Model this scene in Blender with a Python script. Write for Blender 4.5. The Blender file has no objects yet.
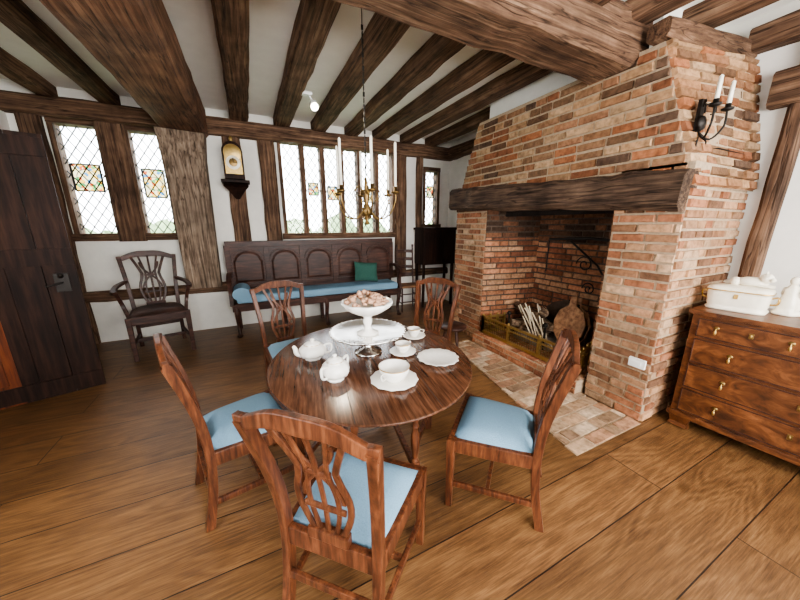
import bpy, math, random
from mathutils import Vector, Matrix
random.seed(7)
rnd=random.uniform
sc=bpy.context.scene
PI=math.pi
def lin(r,g,b):
    f=lambda c:(c/255/12.92) if c/255<=.04045 else ((c/255+.055)/1.055)**2.4
    return (f(r),f(g),f(b),1)
# ---------------------------------------------------------------- materials
def newmat(name):
    m=bpy.data.materials.new(name); m.use_nodes=True
    nt=m.node_tree; b=nt.nodes['Principled BSDF']
    return m,nt,b
def N(nt,t,**k):
    n=nt.nodes.new(t)
    for a,v in k.items():
        setattr(n,a,v)
    return n
def ramp(nt,stops):
    r=N(nt,'ShaderNodeValToRGB'); e=r.color_ramp.elements
    e[0].position=stops[0][0]; e[0].color=stops[0][1]
    e[1].position=stops[-1][0]; e[1].color=stops[-1][1]
    for p,c in stops[1:-1]:
        x=e.new(p); x.color=c
    return r
def noise(nt,vec,scale,detail=6,dist=0,rough=.55):
    n=N(nt,'ShaderNodeTexNoise'); n.inputs['Scale'].default_value=scale
    n.inputs['Detail'].default_value=detail; n.inputs['Distortion'].default_value=dist
    n.inputs['Roughness'].default_value=rough
    if vec: nt.links.new(vec,n.inputs['Vector'])
    return n
def coords(nt,scale=(1,1,1)):
    t=N(nt,'ShaderNodeTexCoord'); m=N(nt,'ShaderNodeMapping'); m.inputs['Scale'].default_value=scale
    nt.links.new(t.outputs['Object'],m.inputs['Vector']); return m.outputs['Vector']
def bump(nt,b,h,strength,dist=.01):
    n=N(nt,'ShaderNodeBump'); n.inputs['Strength'].default_value=strength; n.inputs['Distance'].default_value=dist
    nt.links.new(h,n.inputs['Height']); nt.links.new(n.outputs['Normal'],b.inputs['Normal'])
def mixc(nt,a,b,fac,mode='MULTIPLY'):
    m=N(nt,'ShaderNodeMix',data_type='RGBA',blend_type=mode)
    for s,v in ((6,a),(7,b),(0,fac)):
        if hasattr(v,'links'): nt.links.new(v,m.inputs[s])
        else: m.inputs[s].default_value=v
    return m.outputs[2]
def wood(name,dark,mid,light,axis=2,s=1.0,rough=.5,bmp=.3,stretch=12,spec=.5,dist=.15,cracks=False):
    m,nt,b=newmat(name)
    sc_=[stretch*s]*3; sc_[axis]=1.0*s
    v=coords(nt,tuple(sc_))
    n=noise(nt,v,2.2,8,dist,.6)
    r=ramp(nt,[(.3,dark),(.5,mid),(.72,light)])
    nt.links.new(n.outputs['Fac'],r.inputs['Fac'])
    v2=coords(nt); n2=noise(nt,v2,1.7*s,3)
    r2=ramp(nt,[(.3,(.62,.62,.62,1)),(.7,(1.15,1.15,1.15,1))])
    nt.links.new(n2.outputs['Fac'],r2.inputs['Fac'])
    c=mixc(nt,r.outputs['Color'],r2.outputs['Color'],1.0); h=n.outputs['Fac']
    if cracks:
        s3=[11]*3; s3[axis]=.55; n3=noise(nt,coords(nt,tuple(s3)),1.6,3,.1,.45)
        r3=ramp(nt,[(.478,(1,1,1,1)),(.5,(.2,.18,.16,1)),(.522,(1,1,1,1))]); nt.links.new(n3.outputs['Fac'],r3.inputs['Fac'])
        c=mixc(nt,c,r3.outputs['Color'],.85); h=mixc(nt,h,r3.outputs['Color'],1.0)
        n5=noise(nt,coords(nt),6,4); r5=ramp(nt,[(.35,(.6,.58,.56,1)),(.6,(1.1,1.1,1.1,1))]); nt.links.new(n5.outputs['Fac'],r5.inputs['Fac'])
        c=mixc(nt,c,r5.outputs['Color'],.7)
    nt.links.new(c,b.inputs['Base Color'])
    b.inputs['Roughness'].default_value=rough; b.inputs['Specular IOR Level'].default_value=spec
    bump(nt,b,h,bmp,.012)
    return m
def plain(name,col,rough=.5,metal=0,bmp=0,bs=30,var=0):
    m,nt,b=newmat(name); b.inputs['Base Color'].default_value=col
    b.inputs['Roughness'].default_value=rough; b.inputs['Metallic'].default_value=metal
    v=coords(nt); n=noise(nt,v,bs,5)
    if var:
        lo=tuple(c*(1-var) for c in col[:3])+(1,); hi=tuple(min(1,c*(1+var)) for c in col[:3])+(1,)
        r=ramp(nt,[(.3,lo),(.7,hi)]); nt.links.new(n.outputs['Fac'],r.inputs['Fac'])
        nt.links.new(r.outputs['Color'],b.inputs['Base Color'])
    if bmp: bump(nt,b,n.outputs['Fac'],bmp,.01)
    return m
D,M_,L_=lin(62,45,34),lin(106,80,62),lin(146,118,95)
oak_x=wood('aged_oak_x',D,M_,L_,0,.8,.75,.6,24,cracks=True,spec=.25)
oak_y=wood('aged_oak_y',D,M_,L_,1,.8,.75,.6,24,cracks=True,spec=.25)
oak_z=wood('aged_oak_z',D,M_,L_,2,.8,.75,.6,24,cracks=True,spec=.25)
beam_red=wood('main_beam_oak',lin(74,50,37),lin(122,88,67),lin(158,122,96),1,.8,.65,.6,24,cracks=True,spec=.3)
beam_mantel=wood('mantel_oak',lin(52,39,31),lin(94,74,60),lin(134,110,90),1,1,.8,.8,20,cracks=True,spec=.25)
greyoak_z=wood('weathered_oak',lin(78,64,54),lin(130,112,96),lin(166,148,130),2,1,.85,.8,20,cracks=True,spec=.25)
darkdoor=wood('dark_door_oak',lin(22,13,10),lin(42,25,18),lin(66,42,30),2,1,.6,.2,spec=.2)
redpanel=wood('red_panel_oak',lin(66,32,16),lin(110,56,28),lin(146,80,44),2,1,.55,.2,spec=.25)
mahog=wood('mahogany',lin(54,30,19),lin(96,56,36),lin(134,84,55),2,3,.38,.06,8,spec=.35)
tabletop_m=wood('table_oak_polished',lin(56,35,25),lin(92,60,43),lin(122,84,62),1,2.0,.2,.03,14)
settle_m=wood('settle_oak',lin(38,22,17),lin(66,40,31),lin(96,62,49),0,2,.45,.12,8,spec=.35)
walnut=wood('burr_walnut',lin(52,29,17),lin(100,60,34),lin(140,90,55),1,3.0,.33,.04,2.0,dist=1.2,spec=.35)
log_m=wood('log_bark',lin(60,46,36),lin(112,88,68),lin(170,146,120),1,4,.9,.8,4)
stick_m=plain('pale_kindling',lin(210,196,170),.8,0,.2,30,.12)
plaster=plain('lime_plaster',lin(228,225,217),.9,0,.2,9,.04)
ceilp=plain('ceiling_plaster',lin(242,240,233),.9,0,.2,7,.03)
blue=plain('blue_upholstery',lin(122,157,180),.9,0,.3,160,.08)
green=plain('green_cushion',lin(52,92,82),.9,0,.3,90,.15)
porc=plain('porcelain',lin(242,238,230),.2,0,0,20,.03)
gold=plain('gilt',lin(190,155,90),.35,.9)
brass=plain('brass',lin(184,156,100),.42,.9,.1,40,.15)
oldbrass=plain('aged_brass',lin(128,104,66),.42,.9,.1,40,.2)
silver=plain('silver',lin(225,222,218),.2,1,.05,30,.05)
iron=plain('black_iron',lin(40,36,33),.5,.6,.2,40)
rust=plain('cast_iron_fireback',lin(84,70,60),.8,.1,.6,22,.3)
wax=plain('candle_wax',lin(240,234,218),.45)
leadm=plain('window_lead',lin(56,56,58),.6,.3)
soot=plain('soot',lin(38,30,26),.95,0,.4,12,.4)
ash=plain('ash',lin(120,112,104),.95,0,.6,25,.3)
potp=plain('dried_petals',lin(190,150,124),.8,0,.4,60,.3)
ivory=plain('ivory_glaze',lin(230,222,204),.3,0,.1,20,.06)
whitepl=plain('white_plastic',lin(235,235,232),.4)
grass=plain('lawn',lin(140,156,122),.95,0,0,3,.2)
hedge=plain('hedge_leaf',lin(120,140,100),.95,0,.8,9,.35)
wicker=wood('bellows_leather',lin(96,62,40),lin(146,104,72),lin(176,134,98),0,3,.6,.3,4)
def brickmat(name,mult=(1,1,1,1)):
    m,nt,b=newmat(name); a=N(nt,'ShaderNodeAttribute',attribute_name='Col')
    v=coords(nt); n=noise(nt,v,26,6); r=ramp(nt,[(.28,(.55,.53,.5,1)),(.55,(1,1,1,1)),(.78,(1.3,1.28,1.25,1))])
    nt.links.new(n.outputs['Fac'],r.inputs['Fac'])
    c=mixc(nt,a.outputs['Color'],r.outputs['Color'],1.0)
    n7=noise(nt,v,2.2,4); r7=ramp(nt,[(.35,(.72,.7,.68,1)),(.62,(1.06,1.06,1.06,1))]); nt.links.new(n7.outputs['Fac'],r7.inputs['Fac'])
    c=mixc(nt,c,r7.outputs['Color'],1.0)
    nt.links.new(c,b.inputs['Base Color']); b.inputs['Roughness'].default_value=.92; b.inputs['Specular IOR Level'].default_value=.25
    n2=noise(nt,v,70,6); bump(nt,b,n2.outputs['Fac'],.5,.01); return m
brick_m=brickmat('old_brick')
mortar=plain('lime_mortar',lin(164,144,120),.95,0,.6,40,.18)
sootmortar=plain('sooty_mortar',lin(84,70,60),.95,0,.6,40,.3)
def glassmat():
    m,nt,b=newmat('old_window_glass'); o=nt.nodes['Material Output']
    t=N(nt,'ShaderNodeBsdfTransparent'); g=N(nt,'ShaderNodeBsdfGlossy'); g.inputs['Roughness'].default_value=.05
    t.inputs['Color'].default_value=(.97,.98,.98,1)
    x=N(nt,'ShaderNodeMixShader'); x.inputs[0].default_value=.05
    nt.links.new(t.outputs[0],x.inputs[1]); nt.links.new(g.outputs[0],x.inputs[2]); nt.links.new(x.outputs[0],o.inputs[0]); return m
glass=glassmat()
def stained():
    m,nt,b=newmat('stained_glass'); o=nt.nodes['Material Output']
    v=coords(nt); vo=N(nt,'ShaderNodeTexVoronoi'); vo.inputs['Scale'].default_value=30
    nt.links.new(v,vo.inputs['Vector'])
    s=N(nt,'ShaderNodeSeparateColor'); nt.links.new(vo.outputs['Color'],s.inputs[0])
    r=ramp(nt,[(0,(.28,.17,.03,1)),(.2,(.26,.24,.15,1)),(.38,(.2,.05,.02,1)),(.5,(.28,.24,.14,1)),(.66,(.04,.1,.16,1)),(.76,(.26,.22,.11,1)),(.9,(.05,.13,.05,1)),(1,(.28,.16,.03,1))])
    r.color_ramp.interpolation='CONSTANT'
    nt.links.new(s.outputs[0],r.inputs['Fac'])
    t=N(nt,'ShaderNodeBsdfTransparent'); nt.links.new(r.outputs['Color'],t.inputs['Color'])
    nt.links.new(t.outputs[0],o.inputs[0]); return m
stain=stained()
def floormat():
    m,nt,b=newmat('oak_floorboards'); lk=nt.links.new
    t=N(nt,'ShaderNodeTexCoord')
    br=N(nt,'ShaderNodeTexBrick'); br.offset=.41; br.squash=1
    for k,v in (('Color1',(0,0,0,1)),('Color2',(1,1,1,1)),('Mortar',(.5,.5,.5,1)),('Scale',1),('Mortar Size',.003),('Mortar Smooth',.1),('Brick Width',3.4),('Row Height',.31),('Bias',0)):
        br.inputs[k].default_value=v
    lk(t.outputs['Object'],br.inputs['Vector'])
    sp=N(nt,'ShaderNodeSeparateColor'); lk(br.outputs['Color'],sp.inputs[0])
    g=sp.outputs[0]
    cx=N(nt,'ShaderNodeCombineXYZ')
    for i,k in enumerate((9.,5.,13.)):
        mm=N(nt,'ShaderNodeMath',operation='MULTIPLY'); mm.inputs[1].default_value=k; lk(g,mm.inputs[0]); lk(mm.outputs[0],cx.inputs[i])
    mp=N(nt,'ShaderNodeMapping'); mp.inputs['Scale'].default_value=(.7,5.0,1); lk(t.outputs['Object'],mp.inputs['Vector'])
    ad=N(nt,'ShaderNodeVectorMath',operation='ADD'); lk(mp.outputs[0],ad.inputs[0]); lk(cx.outputs[0],ad.inputs[1])
    n=noise(nt,ad.outputs[0],.8,3,.4,.45)
    k=N(nt,'ShaderNodeMath',operation='MULTIPLY'); k.inputs[1].default_value=110; lk(n.outputs['Fac'],k.inputs[0])
    s=N(nt,'ShaderNodeMath',operation='SINE'); lk(k.outputs[0],s.inputs[0])
    s2=N(nt,'ShaderNodeMath',operation='MULTIPLY_ADD'); s2.inputs[1].default_value=.5; s2.inputs[2].default_value=.5; lk(s.outputs[0],s2.inputs[0])
    mp2=N(nt,'ShaderNodeMapping'); mp2.inputs['Scale'].default_value=(5,120,1); lk(t.outputs['Object'],mp2.inputs['Vector'])
    n2=noise(nt,mp2.outputs[0],1.3,8,.2,.7)
    n4=noise(nt,ad.outputs[0],3.0,6,.3,.6)
    a1=N(nt,'ShaderNodeMath',operation='MULTIPLY_ADD'); a1.inputs[1].default_value=.085; lk(s2.outputs[0],a1.inputs[0])
    a2=N(nt,'ShaderNodeMath',operation='MULTIPLY_ADD'); a2.inputs[1].default_value=.66; lk(n2.outputs['Fac'],a2.inputs[0])
    a3=N(nt,'ShaderNodeMath',operation='MULTIPLY'); a3.inputs[1].default_value=.3; lk(n4.outputs['Fac'],a3.inputs[0]); lk(a3.outputs[0],a2.inputs[2]); lk(a2.outputs[0],a1.inputs[2])
    r=ramp(nt,[(.34,lin(76,53,35)),(.53,lin(122,89,58)),(.72,lin(156,119,80))]); lk(a1.outputs[0],r.inputs['Fac'])
    rb=ramp(nt,[(0,(.76,.75,.74,1)),(1,(1.12,1.1,1.08,1))]); lk(g,rb.inputs['Fac'])
    c=mixc(nt,r.outputs['Color'],rb.outputs['Color'],1.0)
    n3=noise(nt,t.outputs['Object'],1.6,5); r3=ramp(nt,[(.3,(.7,.68,.67,1)),(.7,(1.12,1.12,1.12,1))]); lk(n3.outputs['Fac'],r3.inputs['Fac'])
    c=mixc(nt,c,r3.outputs['Color'],1.0)
    mp3=N(nt,'ShaderNodeMapping'); mp3.inputs['Scale'].default_value=(1.0,2.2,1); lk(t.outputs['Object'],mp3.inputs['Vector'])
    vo=N(nt,'ShaderNodeTexVoronoi'); vo.inputs['Scale'].default_value=.9; lk(mp3.outputs[0],vo.inputs['Vector'])
    rk=ramp(nt,[(0,(.35,.3,.26,1)),(.025,(.5,.45,.4,1)),(.06,(1,1,1,1))]); lk(vo.outputs['Distance'],rk.inputs['Fac'])
    c=mixc(nt,c,rk.outputs['Color'],.7)
    c=mixc(nt,c,lin(36,25,18),br.outputs['Fac'],'MIX')
    lk(c,b.inputs['Base Color'])
    rr=N(nt,'ShaderNodeMath',operation='MULTIPLY_ADD'); rr.inputs[1].default_value=.3; rr.inputs[2].default_value=.24; lk(n2.outputs['Fac'],rr.inputs[0]); lk(rr.outputs[0],b.inputs['Roughness'])
    h=N(nt,'ShaderNodeMath',operation='MULTIPLY_ADD'); h.inputs[1].default_value=-2.0; lk(br.outputs['Fac'],h.inputs[0]); lk(a1.outputs[0],h.inputs[2])
    bump(nt,b,h.outputs[0],.22,.01)
    return m
floor_m=floormat()
# ---------------------------------------------------------------- mesh builder
class B:
    def __init__(s): s.v=[];s.f=[];s.m=[];s.sm=[];s.c=[];s.mats=[]
    def mi(s,mat):
        if mat not in s.mats: s.mats.append(mat)
        return s.mats.index(mat)
    def add(s,vs,fs,mat,smooth=False,col=(1,1,1,1)):
        o=len(s.v); s.v+= [tuple(v) for v in vs]; i=s.mi(mat)
        for f in fs: s.f.append([o+k for k in f]); s.m.append(i); s.sm.append(smooth); s.c.append(col)
    def box(s,c,d,mat,R=None,col=(1,1,1,1)):
        c=Vector(c); h=Vector(d)/2
        vs=[Vector((x*h.x,y*h.y,z*h.z)) for x in(-1,1) for y in(-1,1) for z in(-1,1)]
        if R is not None: vs=[R@v for v in vs]
        s.add([c+v for v in vs],[(0,1,3,2),(4,6,7,5),(0,4,5,1),(2,3,7,6),(0,2,6,4),(1,5,7,3)],mat,False,col)
    def mm(s,a,b,mat): # min max box
        s.box([(a[i]+b[i])/2 for i in range(3)],[abs(b[i]-a[i]) for i in range(3)],mat)
    def sweep(s,path,sec,mat,up=(0,0,1),rnd_=True,n=10,smooth=None,caps=True):
        P=[Vector(p) for p in path]
        if not isinstance(sec,list): sec=[sec]*len(P)
        up=Vector(up); rings=[]
        if smooth is None: smooth=rnd_
        for i,p in enumerate(P):
            t=(P[min(i+1,len(P)-1)]-P[max(i-1,0)]).normalized()
            u=up
            if abs(t.dot(u))>.97: u=Vector((0,1,0)) if abs(t.y)<.9 else Vector((1,0,0))
            sx=t.cross(u).normalized(); sy=sx.cross(t).normalized(); w,h=sec[i]
            if rnd_: rings.append([p+sx*(w/2*math.cos(2*PI*k/n))+sy*(h/2*math.sin(2*PI*k/n)) for k in range(n)])
            else: rings.append([p+sx*(w/2*a)+sy*(h/2*b_) for a,b_ in((-1,-1),(1,-1),(1,1),(-1,1))])
        m=len(rings[0]); vs=[q for r in rings for q in r]; fs=[]
        for i in range(len(rings)-1):
            for k in range(m): fs.append((i*m+k,i*m+(k+1)%m,(i+1)*m+(k+1)%m,(i+1)*m+k))
        s.add(vs,fs,mat,smooth)
        if caps:
            s.add(rings[0],[tuple(range(m))[::-1]],mat); s.add(rings[-1],[tuple(range(m))],mat)
    def rough(s,p0,p1,w,h,mat,j=.01,ch=.018,seg=.22,up=(0,0,1),bend=None):
        p0=Vector(p0);p1=Vector(p1); Ln=(p1-p0).length; n=max(2,int(Ln/seg)); t=(p1-p0).normalized(); u=Vector(up)
        if abs(t.dot(u))>.9: u=Vector((0,1,0))
        sx=t.cross(u).normalized(); sy=sx.cross(t).normalized(); rings=[]
        for i in range(n+1):
            k=i/n; p=p0.lerp(p1,k)+sx*rnd(-j,j)*.6+sy*rnd(-j,j)*.6
            if bend: p=p+Vector(bend)*math.sin(PI*k)
            a=w/2+rnd(-j,j)*.6;b=h/2+rnd(-j,j)*.6;c=ch+rnd(0,j)
            pts=[(-a,-b+c),(-a+c,-b),(a-c,-b),(a,-b+c),(a,b-c),(a-c,b),(-a+c,b),(-a,b-c)]
            rings.append([p+sx*x+sy*y for x,y in pts])
        vs=[q for r in rings for q in r]; fs=[]
        for i in range(n):
            for k in range(8): fs.append((i*8+k,i*8+(k+1)%8,(i+1)*8+(k+1)%8,(i+1)*8+k))
        fs.append(tuple(range(8))[::-1]); fs.append(tuple(n*8+k for k in range(8)))
        s.add(vs,fs,mat)
    def lathe(s,prof,c,mat,seg=28,mod=None,M=None,sx=1,sy=1,caps=True):
        c=Vector(c); vs=[];n=len(prof)
        for r,z in prof:
            for k in range(seg):
                a=2*PI*k/seg; rr=r*(1+(mod[1]*math.cos(mod[0]*a) if mod else 0))
                v=Vector((rr*math.cos(a)*sx,rr*math.sin(a)*sy,z))
                if M is not None: v=M@v
                vs.append(c+v)
        fs=[]
        for i in range(n-1):
            for k in range(seg): fs.append((i*seg+k,i*seg+(k+1)%seg,(i+1)*seg+(k+1)%seg,(i+1)*seg+k))
        if caps and prof[0][0]>1e-4: fs.append(tuple(range(seg))[::-1])
        if caps and prof[-1][0]>1e-4: fs.append(tuple((n-1)*seg+k for k in range(seg)))
        s.add(vs,fs,mat,True)
    def ball(s,c,r,mat,seg=12,j=0,M=None):
        if not hasattr(r,'__len__'): r=(r,r,r)
        vs=[];h=seg//2
        for i in range(h+1):
            th=PI*i/h
            for k in range(seg):
                a=2*PI*k/seg; q=1+rnd(-j,j)
                v=Vector((r[0]*math.sin(th)*math.cos(a)*q,r[1]*math.sin(th)*math.sin(a)*q,-r[2]*math.cos(th)*q))
                if M is not None: v=M@v
                vs.append(Vector(c)+v)
        fs=[(i*seg+k,i*seg+(k+1)%seg,(i+1)*seg+(k+1)%seg,(i+1)*seg+k) for i in range(h) for k in range(seg)]
        s.add(vs,fs,mat,True)
    def obj(s,name,loc=(0,0,0),rz=0,scale=1,bevel=0,parent=None):
        me=bpy.data.meshes.new(name); me.from_pydata(s.v,[],s.f)
        for m in s.mats: me.materials.append(m)
        me.polygons.foreach_set('material_index',s.m); me.polygons.foreach_set('use_smooth',s.sm)
        ca=me.color_attributes.new('Col','FLOAT_COLOR','CORNER')
        cols=[]
        for f,c in zip(s.f,s.c): cols+=list(c)*len(f)
        ca.data.foreach_set('color',cols)
        me.update(); s.me=me
        return inst(me,name,loc,rz,scale,bevel,parent)
def inst(me,name,loc=(0,0,0),rz=0,scale=1,bevel=0,parent=None):
    o=bpy.data.objects.new(name,me); o.location=loc; o.rotation_euler=(0,0,rz); o.scale=(scale,)*3
    sc.collection.objects.link(o)
    if bevel:
        b=o.modifiers.new('bev','BEVEL'); b.width=bevel; b.segments=2; b.limit_method='ANGLE'; b.angle_limit=.7
    if parent: o.parent=parent
    return o
def head(dx,dy): # rotation so local +Y faces (dx,dy)
    return math.atan2(dy,dx)-PI/2
# ---------------------------------------------------------------- room
YB=5.05; XL=-2.2; XR=3.5; YN=-1.8; ZC=2.98
b=B(); b.mm((XL-.2,YN-.2,-.1),(XR+.2,YB+.2,0),floor_m); b.obj('floor')
b=B(); b.mm((XL-.2,YN-.2,ZC),(XR+.2,YB+.2,ZC+.12),ceilp); b.obj('ceiling')
def wall_y(name,y0,y1,x0,x1,holes,mat=plaster):
    b=B(); holes=sorted(holes); x=x0
    for (a,c,z0,z1) in holes:
        b.mm((x,y0,0),(a,y1,ZC),mat); b.mm((a,y0,0),(c,y1,z0),mat); b.mm((a,y0,z1),(c,y1,ZC),mat); x=c
    b.mm((x,y0,0),(x1,y1,ZC),mat); return b.obj(name)
W=[(-1.9,-.85,1.38,2.66),(.48,2.36,1.36,2.72),(2.93,3.28,1.5,2.5)]
wall_y('wall_back',YB,YB+.18,XL-.2,XR+.2,W)
wall_y('wall_front',YN-.18,YN,XL-.2,XR+.2,[(-.9,3.0,.9,2.5)])
def wall_x(name,x0,x1,holes):
    b=B(); y=YN
    for (a,c,z0,z1) in holes:
        b.mm((x0,y,0),(x1,a,ZC),plaster); b.mm((x0,a,0),(x1,c,z0),plaster); b.mm((x0,a,z1),(x1,c,ZC),plaster); y=c
    b.mm((x0,y,0),(x1,YB,ZC),plaster); b.obj(name)
wall_x('wall_right',XR,XR+.18,[])
wall_x('wall_left',XL-.18,XL,[(-.6,1.4,1.0,2.3)])
# windows
def lattice(b,x0,x1,z0,z1,y,dx=.1,dz=.15):
    k=dz/dx
    cx,cz=(x0+x1)/2,(z0+z1)/2
    for sgn in(1,-1):
        for i in range(-60,61):
            def zz(x): return cz+sgn*k*(x-cx)+i*dz
            g=sgn*k
            xz0=cx+(z0-cz-i*dz)/g; xz1=cx+(z1-cz-i*dz)/g
            xa=max(x0,min(xz0,xz1)); xb=min(x1,max(xz0,xz1))
            if xb-xa>.01:
                b.sweep([(xa,y,zz(xa)),(xb,y,zz(xb))],(.01,.01),leadm,up=(0,1,0),rnd_=False)
def window(name,x0,x1,z0,z1,panes,fw=.05,stains=[],frame=oak_z):
    b=B(); y=YB+.06
    b.mm((x0,YB-.02,z0),(x0+fw,YB+.14,z1),frame); b.mm((x1-fw,YB-.02,z0),(x1,YB+.14,z1),frame)
    b.mm((x0-.03,YB-.05,z0-.07),(x1+.03,YB+.14,z0+.02),oak_x); b.mm((x0,YB-.03,z1-fw),(x1,YB+.14,z1+.02),oak_x)
    for i,(a,c) in enumerate(panes):
        b.add([(a,y,z0),(c,y,z0),(c,y,z1),(a,y,z1)],[(0,1,2,3)],glass)
        lattice(b,a,c,z0+.02,z1-fw,y-.006)
        if i<len(panes)-1:
            b.mm((c,YB-.02,z0),(panes[i+1][0],YB+.14,z1),frame)
    for (cx,cz,w,h) in stains:
        b.add([(cx-w/2,y-.012,cz-h/2),(cx+w/2,y-.012,cz-h/2),(cx+w/2,y-.012,cz+h/2),(cx-w/2,y-.012,cz+h/2)],[(0,1,2,3)],stain)
        R=min(w,h)*.36
        b.sweep([(cx+R*math.cos(k*PI/12),y-.016,cz+R*math.sin(k*PI/12)) for k in range(25)],(.007,.007),leadm,up=(0,1,0),n=5)
        for q in(-1,1):
            b.mm((cx+q*w/2-.008,y-.02,cz-h/2),(cx+q*w/2+.008,y-.005,cz+h/2),leadm); b.mm((cx-w/2,y-.02,cz+q*h/2-.008),(cx+w/2,y-.005,cz+q*h/2+.008),leadm)
    return b.obj(name)
window('window_1',-1.9,-.85,1.38,2.66,[(-1.85,-1.5),(-1.2,-.88)],stains=[(-1.68,2.05,.26,.3),(-1.04,2.02,.22,.34)])
xs=[.52+i*(2.32-.52)/6 for i in range(7)]
window('window_2',.48,2.36,1.36,2.72,[(xs[i]+.035,xs[i+1]-.035) for i in range(6)],stains=[(.97,2.05,.15,.18),(1.27,2.0,.16,.2),(1.87,1.98,.15,.2)])
window('window_3',2.93,3.28,1.5,2.5,[(2.98,3.24)],stains=[(3.11,2.1,.14,.2)])
b=B()
for i in range(5): b.mm((-.9+i*.95,YN-.12,.9),(-.82+i*.95,YN-.04,2.5),oak_z)
b.mm((-.9,YN-.14,.86),(3.0,YN,.92),oak_x); b.obj('window_4')
b=B()
for i in range(4): b.mm((XL-.12,-.6+i*.64,1.0),(XL-.04,-.54+i*.64,2.3),oak_z)
b.obj('fill_window_left')  # unseen opening, added in the left wall to let in more light
# timber frame of walls
tn=[0]
def trim(p0,p1,w,h,mat,**k):
    b=B(); b.rough(p0,p1,w,h,mat,**k); tn[0]+=1; return b.obj('trim_%d'%tn[0])
trim((XL,YB-.05,2.76),(XR,YB-.05,2.76),.14,.2,oak_x)
trim((XL,YB-.02,.62),(XR,YB-.02,.62),.1,.13,oak_x)
trim((-1.35,YB-.02,1.3),(-1.35,YB-.02,2.7),.28,.1,oak_z)
trim((-2.02,YB-.02,.0),(-2.02,YB-.02,2.7),.2,.1,oak_z)
b=B()
P=[(-.64,4.93,.66),(-.64,4.92,1.2),(-.64,4.92,1.8),(-.64,4.9,2.3),(-.63,4.86,2.62)]
b.sweep(P,[(.40,.2),(.42,.2),(.44,.2),(.46,.24),(.5,.3)],greyoak_z,up=(0,1,0),rnd_=False); tn[0]+=1; b.obj('trim_%d'%tn[0],bevel=.03)
trim((-.1,YB-.02,1.2),(-.1,YB-.02,2.68),.22,.08,oak_z)
trim((.33,YB-.03,.66),(.33,YB-.03,2.68),.22,.1,oak_z)
trim((2.46,YB-.03,.66),(2.46,YB-.03,2.68),.2,.1,oak_z)
trim((2.84,YB-.02,.66),(2.84,YB-.02,2.68),.12,.08,oak_z)
trim((XR-.03,.91,0),(XR-.03,.87,2.75),.1,.1,oak_z,j=.006)
trim((XR-.05,YN,2.42),(XR-.05,1.02,2.42),.14,.24,oak_y)
trim((XR-.04,YN,2.8),(XR-.04,1.2,2.8),.14,.16,oak_y)
trim((XR-.05,3.7,2.76),(XR-.05,YB,2.76),.14,.2,oak_y)
# ceiling beams
def beam(name,*a,**k):
    b=B(); b.rough(*a,**k); return b.obj(name)
beam('ceiling_beam',(-.6,YN,2.76),(-.6,YB-.05,2.79),.5,.36,beam_red,j=.012,ch=.035)
beam('ceiling_beam',(-.4,1.7,2.81),(XR,1.68,2.78),.38,.34,oak_x,j=.014,ch=.035)
beam('ceiling_beam',(2.56,1.36,2.745),(XR,1.24,2.745),.15,.12,oak_x,j=.008,ch=.02)
for x,w in((-1.85,.17),(-1.32,.18),(.05,.22),(.57,.21),(1.07,.21),(1.57,.2),(2.07,.2),(2.55,.19),(3.02,.19)):
    b=B(); b.rough((x,1.85,2.92),(x+rnd(-.03,.03),YB-.03,2.92),w,.15,oak_y,j=.007,ch=.02)
    if x>0: b.rough((x,YN,2.92),(x,1.55,2.92),w,.15,oak_y,j=.007)
    b.obj('ceiling_joist')
# ---------------------------------------------------------------- chimney
pal=[lin(146,110,82),lin(164,121,88),lin(118,88,66),lin(176,139,105),lin(144,95,68),lin(100,78,63),lin(156,113,84),lin(184,152,119),lin(132,101,76),lin(158,104,72)]
pal_pier=[lin(168,130,101),lin(182,141,108),lin(146,107,80),lin(188,156,126),lin(164,113,84),lin(130,96,74),lin(176,136,106),lin(158,106,78)]
pal_soot=[lin(98,72,56),lin(116,82,62),lin(80,62,50),lin(134,94,70)]
pal_red=[lin(168,114,84),lin(184,130,98),lin(148,98,74),lin(190,148,116)]
pal_pave=[lin(184,156,128),lin(168,138,110),lin(196,172,146),lin(156,128,104),lin(174,134,106)]
def bricks(b,o,ud,vd,nrm,H,u0,u1,palette,bl=.225,bh=.056,gap=.013,t=.014,jit=.003,pos=None):
    if pos is None:
        o=Vector(o);ud=Vector(ud).normalized();vd=Vector(vd).normalized(); pos=lambda x,y:o+ud*x+vd*y
    nn=Vector(nrm).normalized()
    v=gap*.5; row=0
    while v<H-.02:
        h=min(bh*rnd(.92,1.08),H-v)
        a,c=u0(v+h/2),u1(v+h/2); u=a-rnd(.0,.4)*bl-(row%2)*bl/2
        while u<c:
            l=bl*rnd(.88,1.08) if rnd(0,1)>.3 else bl*.5
            p,q=max(u,a),min(u+l,c)
            if q-p>.025:
                tt=t*rnd(.5,1.35); col=palette[random.randrange(len(palette))]; k=rnd(.78,1.16); col=(col[0]*k,col[1]*k,col[2]*k,1)
                cs=[(p,v),(q,v),(q,v+h),(p,v+h)]
                base=[pos(x,y)-nn*.01 for x,y in cs]
                top=[pos(x+(.004 if i in(0,3) else -.004)+rnd(-jit,jit),y+(.004 if i<2 else -.004)+rnd(-jit,jit))+nn*(tt+rnd(-.003,.003)) for i,(x,y) in enumerate(cs)]
                b.add(base+top,[(4,5,6,7),(0,1,5,4),(1,2,6,5),(2,3,7,6),(3,0,4,7)],brick_m,False,col)
            u+=l+gap
        v+=h+gap; row+=1
def quadface(b,pts,mat): b.add(pts,[tuple(range(len(pts)))],mat)
X0=2.6
b=B()
b.mm((X0,1.03,0),(XR,1.47,1.9),mortar); b.mm((X0,2.93,0),(XR,3.52,1.9),mortar)
zb,zt=1.75,2.68
yt0,yt1=1.33,3.16; yr0=1.17
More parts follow.
